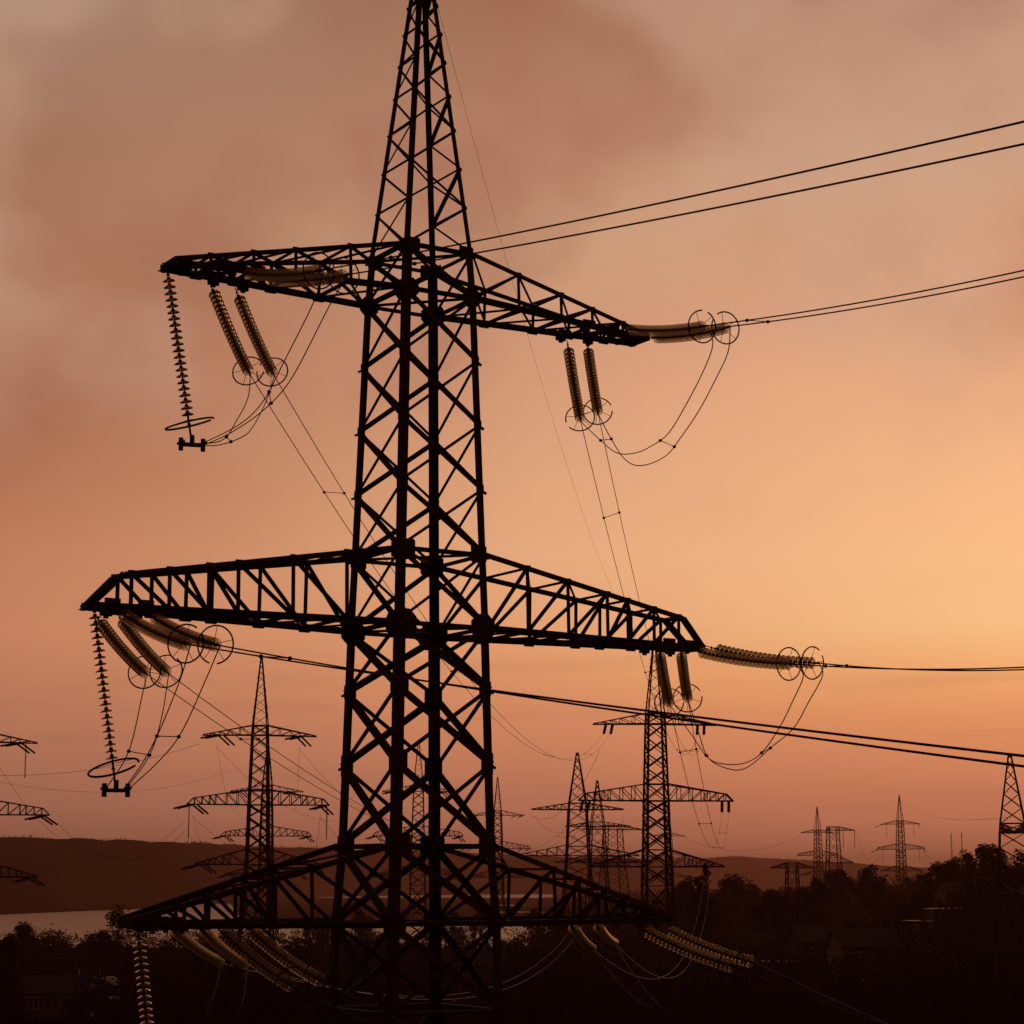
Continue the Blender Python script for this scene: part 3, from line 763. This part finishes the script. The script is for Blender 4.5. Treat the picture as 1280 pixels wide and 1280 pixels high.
# ------------------------------------------------------------------ houses, masts, cars, road
def house(px, D, w, d, h, rz, label, wall=WALLM, roof=ROOFM, wins=2, gable=True):
    x = (px-640)/F*D*.985; z = ground(x, D); root = thing('house', label, 'house', (x, D, z), R(rz), 'houses among the trees')
    m = MB(); m.box((0, 0, h/2-.5), (w, d, h+1)); 
    if gable:
        rh = d*.32
        for s in (-1, 1): m.add([(s*w/2, -d/2, h), (s*w/2, d/2, h), (s*w/2, 0, h+rh)], [(0, 1, 2)])
    m.build('wall', wall, root)
    m = MB()
    if gable:
        for s in (-1, 1):
            A = [(-w/2-.4, s*(d/2+.4), h-.2), (w/2+.4, s*(d/2+.4), h-.2), (w/2+.4, 0, h+rh+.02), (-w/2-.4, 0, h+rh+.02)]
            m.add(A+[(a[0], a[1], a[2]+.15) for a in A], [(0, 1, 2, 3), (7, 6, 5, 4), (0, 4, 5, 1), (1, 5, 6, 2), (2, 6, 7, 3), (3, 7, 4, 0)])
    else: m.box((0, 0, h+.12), (w+.6, d+.6, .24))
    rf = m.build('roof', roof, root)
    m = MB(); m.box((w*.25, .3, h+(rh if gable else .4)+.2), (.6, .6, 1.2)); m.build('chimney', WALL2, rf)
    for k in range(wins):
        xx = (k+.5)/wins*w-w/2
        f = MB(); f.box((xx, -d/2-.03, h*.58), (1.2, .06, 1.3)); fr = f.build('window', CARM, root)
        for s in (-1, 1):
            p = MB(); p.box((xx+s*.28, -d/2-.07, h*.58), (.46, .03, 1.1)); p.build('pane', DARKG, fr)
    m = MB(); m.box((w*.5-.9 if wins != 1 else -w*.3, -d/2-.04, 1.0), (.95, .08, 2.0)); m.build('door', ROOFM, root)
    return root
house(1195, 430, 7, 6, 3.2, 12, 'pale house with two windows on the slope under the hill trees', ROOFM if 0 else WALLM, ROOFM, 3)
house(1236, 425, 6, 6, 3.2, -10, 'house with bright windows beside the foot of the right edge tower', WALL2, ROOFM, 2)
house(1180, 340, 5, 5, 2.6, 5, 'low house with a pale flat roof below the hill', WALL2, ROOFP, 2, False)
house(1145, 330, 4, 4, 2.4, -20, 'small shed with a pale roof left of the low flat roofed house', WALL2, ROOFP, 1, False)
house(1090, 290, 11, 7, 3.2, 8, 'long low house in the dark middle of the right slope', WALLM, ROOFM, 3)
house(1020, 330, 8, 7, 3.5, 15, 'gabled house below the flat topped frame', WALL2, ROOFM, 2)
house(944, 350, 8, 7, 4, -5, 'two windowed house right of the poplars', WALLM, ROOFM, 2)
house(955, 310, 6, 5, 2.8, 10, 'little shed just below the two windowed house', WALL2, ROOFP, 1, False)
house(78, 238, 7.5, 5, 2.8, -8, 'pale walled house at the bottom left near the corner', WALLM, ROOFM, 2)
house(590, 300, 9, 6, 3.0, 10, 'low house seen between the right legs of the big tower', WALLM, ROOFM, 2)
house(592, 380, 10, 6, 2.6, 0, 'shed with a bright roof just under the bottom crossarm inside the legs', WALL2, ROOFP, 2, False)
def pixel_thing_ground(px, D): x = (px-640)/F*D*.985; return Vector((x, D, ground(x, D)))
for px, yt, D, lb in ((1191, 1041, 620, 'left of the two thin radio masts above the hill trees'), (1204, 1040, 620, 'right of the two thin radio masts above the hill trees')):
    b = pixel_thing_ground(px, D); H = P(px, yt, D).z-b.z; root = thing('radio_mast', lb, 'mast', b, 0, 'radio masts on the hill')
    m = MB()
    for k in range(3):
        a = 2.1*k; m.bar((.25*math.cos(a), .25*math.sin(a), -1), (.12*math.cos(a), .12*math.sin(a), H), .05)
    n_ = int(H/1.0)
    for i in range(n_):
        for k in range(3):
            a, c = 2.1*k, 2.1*(k+1); m.bar((.2*math.cos(a), .2*math.sin(a), i), (.2*math.cos(c), .2*math.sin(c), i+1), .03)
    m.build('lattice', STEEL, root)
    m = MB()
    for i in range(3): m.bar((-.5, 0, H-1-i*2.2), (.5, 0, H-1-i*2.2), .06)
    m.build('antenna', STEEL, root)
def car(px, D, rz, label):
    root = thing('parked_car', label, 'car', pixel_thing_ground(px, D)+Vector((0, 0, .05)), R(rz), 'cars parked by the houses')
    m = MB(); pr = [(-2.1, .35), (2.1, .35), (2.15, .75), (1.25, .92), (.7, 1.42), (-1.1, 1.45), (-1.75, .98), (-2.15, .9)]
    V = [(a, s*.85*(1 if b < 1.1 else .85), b) for s in (-1, 1) for a, b in pr]; n = len(pr)
    m.add(V, [(i, (i+1) % n, n+(i+1) % n, n+i) for i in range(n)]+[tuple(range(n-1, -1, -1)), tuple(range(n, 2*n))]); m.build('body', CARM, root)
    for s in (-1, 1):
        m = MB(); m.add([(-1.45, s*.83, 1.0), (.95, s*.83, 1.0), (.6, s*.755, 1.36), (-1.05, s*.755, 1.38)], [(0, 1, 2, 3)])
        m.v = [(a, b+s*.02, c) for a, b, c in m.v]; m.build('side_window', DARKG, root)
    for sx in (-1.3, 1.3):
        for s in (-1, 1):
            m = MB(); m.lathe([(0, -.1), (.32, -.1), (.32, .1), (0, .1)], 16, Matrix.Translation((sx, s*.8, .33)) @ Matrix.Rotation(R(90), 4, 'X')); m.build('wheel', RUB, root)
car(143, 300, 70, 'small white car beside the dark trees under the left crossarm tip')
car(1150, 300, 15, 'white car parked on the right slope between the sheds')
car(1060, 265, -10, 'white car parked low on the dark right slope')
# road strip
m = MB(); pts = []
for i in range(60):
    px = 40+i*9; D = 262+8*math.sin(i*.11); x = (px-640)/F*D; pts.append((x, D, ground(x, D)+.15))
for i in range(59):
    a, b = pts[i], pts[i+1]; m.add([(a[0], a[1]-2.6, a[2]), (b[0], b[1]-2.6, b[2]), (b[0], b[1]+2.6, b[2]+.1), (a[0], a[1]+2.6, a[2]+.1)], [(0, 1, 2, 3)])
rd = m.build('road', ROADM); rd['kind'] = 'structure'

# ------------------------------------------------------------------ air
m = MB(); m.box((0, 0, 60), (19600, 19600, 150)); m.v = [(a, b, -16.5 if c < 0 else 140.) for a, b, c in m.v]
hz = m.mesh('haze', STEEL); hz.materials.clear()
hm = bpy.data.materials.new('haze'); hm.use_nodes = True; nt = hm.node_tree; nt.nodes.clear()
ho = nt.nodes.new('ShaderNodeOutputMaterial'); pv = nt.nodes.new('ShaderNodeVolumePrincipled')
HAZE_D = .00014
pv.inputs['Color'].default_value = (.68, .34, .27, 1); pv.inputs['Density'].default_value = HAZE_D; pv.inputs['Anisotropy'].default_value = .3
nt.links.new(pv.outputs[0], ho.inputs['Volume']); hz.materials.append(hm); o = link('haze', hz); o['kind'] = 'stuff'

# ------------------------------------------------------------------ sky and sun
SUN_AZ, SUN_EL = R(15.5), R(8)
w = bpy.data.worlds.new("World"); scene.world = w; w.use_nodes = True
nt = w.node_tree; nt.nodes.clear(); L = nt.links
out = nt.nodes.new('ShaderNodeOutputWorld'); bg = nt.nodes.new('ShaderNodeBackground'); L.new(bg.outputs[0], out.inputs[0])
def val(x):
    return x
def M(op, a, b=None, c=None, clamp=False):
    n = nt.nodes.new('ShaderNodeMath'); n.operation = op; n.use_clamp = clamp
    for i, v in enumerate((a, b, c)):
        if v is None: continue
        if isinstance(v, (int, float)): n.inputs[i].default_value = v
        else: L.new(v, n.inputs[i])
    return n.outputs[0]
tc = nt.nodes.new('ShaderNodeTexCoord'); sep = nt.nodes.new('ShaderNodeSeparateXYZ'); L.new(tc.outputs['Generated'], sep.inputs[0])
X, Y, Z = sep.outputs
el = M('MULTIPLY', M('ARCSINE', Z), 180/math.pi); azn = M('MULTIPLY', M('ARCTAN2', X, Y), 180/math.pi)
def ramp(fac, lo, hi, stops):
    mr = nt.nodes.new('ShaderNodeMapRange'); mr.inputs['From Min'].default_value = lo; mr.inputs['From Max'].default_value = hi; L.new(fac, mr.inputs[0])
    r = nt.nodes.new('ShaderNodeValToRGB'); cr = r.color_ramp; cr.interpolation = 'EASE' if 0 else 'LINEAR'
    for i, (p, c) in enumerate(stops):
        p = (p-lo)/(hi-lo)
        e = cr.elements[i] if i < 2 else cr.elements.new(p)
        e.position = p
        e.color = (*[((v/255+.055)/1.055)**2.4 if v > 10 else v/255/12.92 for v in c], 1)
    L.new(mr.outputs[0], r.inputs[0]); return r.outputs[0]
def mixc(f, a, b, mode='MIX'):
    n = nt.nodes.new('ShaderNodeMix'); n.data_type = 'RGBA'; n.blend_type = mode; n.clamp_factor = False
    if isinstance(f, (int, float)): n.inputs[0].default_value = f
    else: L.new(f, n.inputs[0])
    for i, v in ((6, a), (7, b)):
        if isinstance(v, tuple): n.inputs[i].default_value = v
        else: L.new(v, n.inputs[i])
    return n.outputs[2]
# left and right columns of the dusk sky by elevation, blended by azimuth
COLS = (
 [(-6, (60, 38, 32)), (0, (170, 112, 90)), (2.2, (178, 118, 93)), (4.3, (194, 127, 97)), (6.5, (208, 137, 102)), (8.7, (198, 130, 96)), (10.8, (180, 116, 86)), (13, (170, 107, 80)), (15.1, (174, 114, 86)), (17.3, (170, 117, 90)), (19.4, (166, 118, 92)), (21.5, (166, 126, 104)), (24, (162, 132, 110)), (34, (60, 40, 32)), (60, (26, 16, 14))],
 [(-6, (60, 38, 32)), (0, (192, 121, 98)), (2.2, (204, 130, 100)), (4.3, (222, 144, 104)), (5.6, (232, 157, 110)), (6.5, (238, 167, 119)), (8.7, (238, 178, 134)), (10.8, (230, 170, 128)), (13, (220, 161, 126)), (15.1, (208, 154, 122)), (17.3, (206, 160, 127)), (19.4, (194, 142, 114)), (21.5, (174, 122, 96)), (24, (160, 108, 82)), (34, (62, 40, 32)), (60, (26, 16, 14))],
 [(-6, (60, 38, 32)), (0, (212, 132, 102)), (2.2, (222, 137, 100)), (4.3, (240, 156, 104)), (5.6, (252, 180, 118)), (6.8, (254, 199, 142)), (8.7, (251, 194, 142)), (10.8, (247, 188, 140)), (13, (240, 178, 136)), (15.1, (226, 164, 130)), (17.3, (212, 156, 124)), (19.4, (206, 160, 130)), (21.5, (198, 154, 130)), (24, (170, 124, 104)), (34, (64, 40, 32)), (60, (26, 16, 14))])
colr = [ramp(el, -6, 60, c) for c in COLS]
def sat(x): return M('MINIMUM', M('MAXIMUM', x, 0), 1)
wob = nt.nodes.new('ShaderNodeTexNoise'); wob.inputs['Scale'].default_value = 3; L.new(tc.outputs['Generated'], wob.inputs['Vector'])
azw = M('ADD', azn, M('MULTIPLY', M('SUBTRACT', wob.outputs[0], .5), 8))
def ss(x): return M('MULTIPLY', M('MULTIPLY', x, x), M('SUBTRACT', 3, M('MULTIPLY', x, 2)))
f1 = sat(M('MULTIPLY_ADD', azw, 1/13., 1.0)); f2 = sat(M('MULTIPLY', azw, 1/13.))
sky = mixc(f2, mixc(f1, colr[0], colr[1]), colr[2])
SKYOFF = (.6, 2, 3.3)
# smoke and cloud
mp = nt.nodes.new('ShaderNodeMapping'); L.new(tc.outputs['Generated'], mp.inputs[0]); mp.inputs['Scale'].default_value = (1, 1, 1.15); mp.inputs['Rotation'].default_value = (0, R(-25), 0); mp.inputs['Location'].default_value = SKYOFF
n1 = nt.nodes.new('ShaderNodeTexNoise'); n1.inputs['Scale'].default_value = 5.5; n1.inputs['Detail'].default_value = 3; n1.inputs['Roughness'].default_value = .45; L.new(mp.outputs[0], n1.inputs['Vector'])
n2 = nt.nodes.new('ShaderNodeTexNoise'); n2.inputs['Scale'].default_value = 13; n2.inputs['Detail'].default_value = 4; n2.inputs['Roughness'].default_value = .45; n2.inputs['Distortion'].default_value = .0; L.new(mp.outputs[0], n2.inputs['Vector'])
cl = M('ADD', M('MULTIPLY', n1.outputs[0], .55), M('MULTIPLY', n2.outputs[0], .45))
def mrange(x, a, b):
    mr = nt.nodes.new('ShaderNodeMapRange'); L.new(x, mr.inputs[0]); mr.inputs[1].default_value = a; mr.inputs[2].default_value = b; mr.interpolation_type = 'SMOOTHSTEP'; return mr.outputs[0]
elf = M('MULTIPLY', mrange(el, 8, 16), M('SUBTRACT', 1, M('MULTIPLY', f2, .35)))
sky = mixc(M('MULTIPLY', M('MULTIPLY', mrange(cl, .46, .62), elf), .58), sky, (.36, .14, .088, 1))
n3 = nt.nodes.new('ShaderNodeTexNoise'); n3.inputs['Scale'].default_value = 7; n3.inputs['Detail'].default_value = 4; n3.inputs['Roughness'].default_value = .45
mp2 = nt.nodes.new('ShaderNodeMapping'); L.new(tc.outputs['Generated'], mp2.inputs[0]); mp2.inputs['Location'].default_value = (SKYOFF[0]+3.1, 1.7, SKYOFF[2]+.4); mp2.inputs['Scale'].default_value = (1, 1, 1.2); L.new(mp2.outputs[0], n3.inputs['Vector'])
sky = mixc(M('MULTIPLY', M('MULTIPLY', mrange(n3.outputs[0], .47, .64), mrange(el, 9, 16)), .5), sky, (.62, .38, .26, 1))
# thin streaks low over the horizon
n4 = nt.nodes.new('ShaderNodeTexNoise'); n4.inputs['Scale'].default_value = 4; n4.inputs['Detail'].default_value = 4
mp3 = nt.nodes.new('ShaderNodeMapping'); L.new(tc.outputs['Generated'], mp3.inputs[0]); mp3.inputs['Scale'].default_value = (1, 1, 14); L.new(mp3.outputs[0], n4.inputs['Vector'])
sky = mixc(M('MULTIPLY', M('MULTIPLY', mrange(n4.outputs[0], .5, .68), M('SUBTRACT', 1, mrange(el, 4.5, 9))), .22), sky, (.40, .16, .09, 1))
# dusk side away from the sun is dark
dt = nt.nodes.new('ShaderNodeVectorMath'); dt.operation = 'DOT_PRODUCT'; L.new(tc.outputs['Generated'], dt.inputs[0])
dt.inputs[1].default_value = (math.sin(SUN_AZ)*math.cos(SUN_EL), math.cos(SUN_AZ)*math.cos(SUN_EL), math.sin(SUN_EL))
dk = nt.nodes.new('ShaderNodeMapRange'); L.new(dt.outputs['Value'], dk.inputs[0]); dk.inputs[1].default_value = -.2; dk.inputs[2].default_value = .8; dk.inputs[3].default_value = .06; dk.inputs[4].default_value = 1; dk.interpolation_type = 'SMOOTHSTEP'
glow = M('MULTIPLY', M('POWER', M('MAXIMUM', dt.outputs['Value'], 0), 300), .03)
sky = mixc(glow, sky, (1.0, .55, .2, 1), 'ADD')
dkc = nt.nodes.new('ShaderNodeCombineColor'); L.new(M('MULTIPLY_ADD', dk.outputs[0], .92, .08), dkc.inputs[0]); L.new(dk.outputs[0], dkc.inputs[1]); L.new(dk.outputs[0], dkc.inputs[2])
sky = mixc(1.0, sky, dkc.outputs[0], 'MULTIPLY')
st = nt.nodes.new('ShaderNodeTexSky'); st.sky_type = 'NISHITA'; st.sun_disc = False; st.sun_elevation = SUN_EL; st.sun_rotation = SUN_AZ; st.dust_density = 8; st.air_density = 2
nsc = mixc(1.0, st.outputs[0], (.06, .045, .035, 1), 'MULTIPLY')
sky = mixc(.97, nsc, sky)
L.new(sky, bg.inputs['Color']); bg.inputs['Strength'].default_value = 1.0
sl = bpy.data.lights.new('sun', 'SUN'); so = bpy.data.objects.new('sun', sl); col.objects.link(so)
sl.energy = .4; sl.angle = R(3); sl.color = (1, .5, .22)
d = Vector((math.sin(SUN_AZ)*math.cos(SUN_EL), math.cos(SUN_AZ)*math.cos(SUN_EL), math.sin(SUN_EL)))
so.rotation_euler = d.to_track_quat('Z', 'Y').to_euler(); so.location = (60, 200, 90)
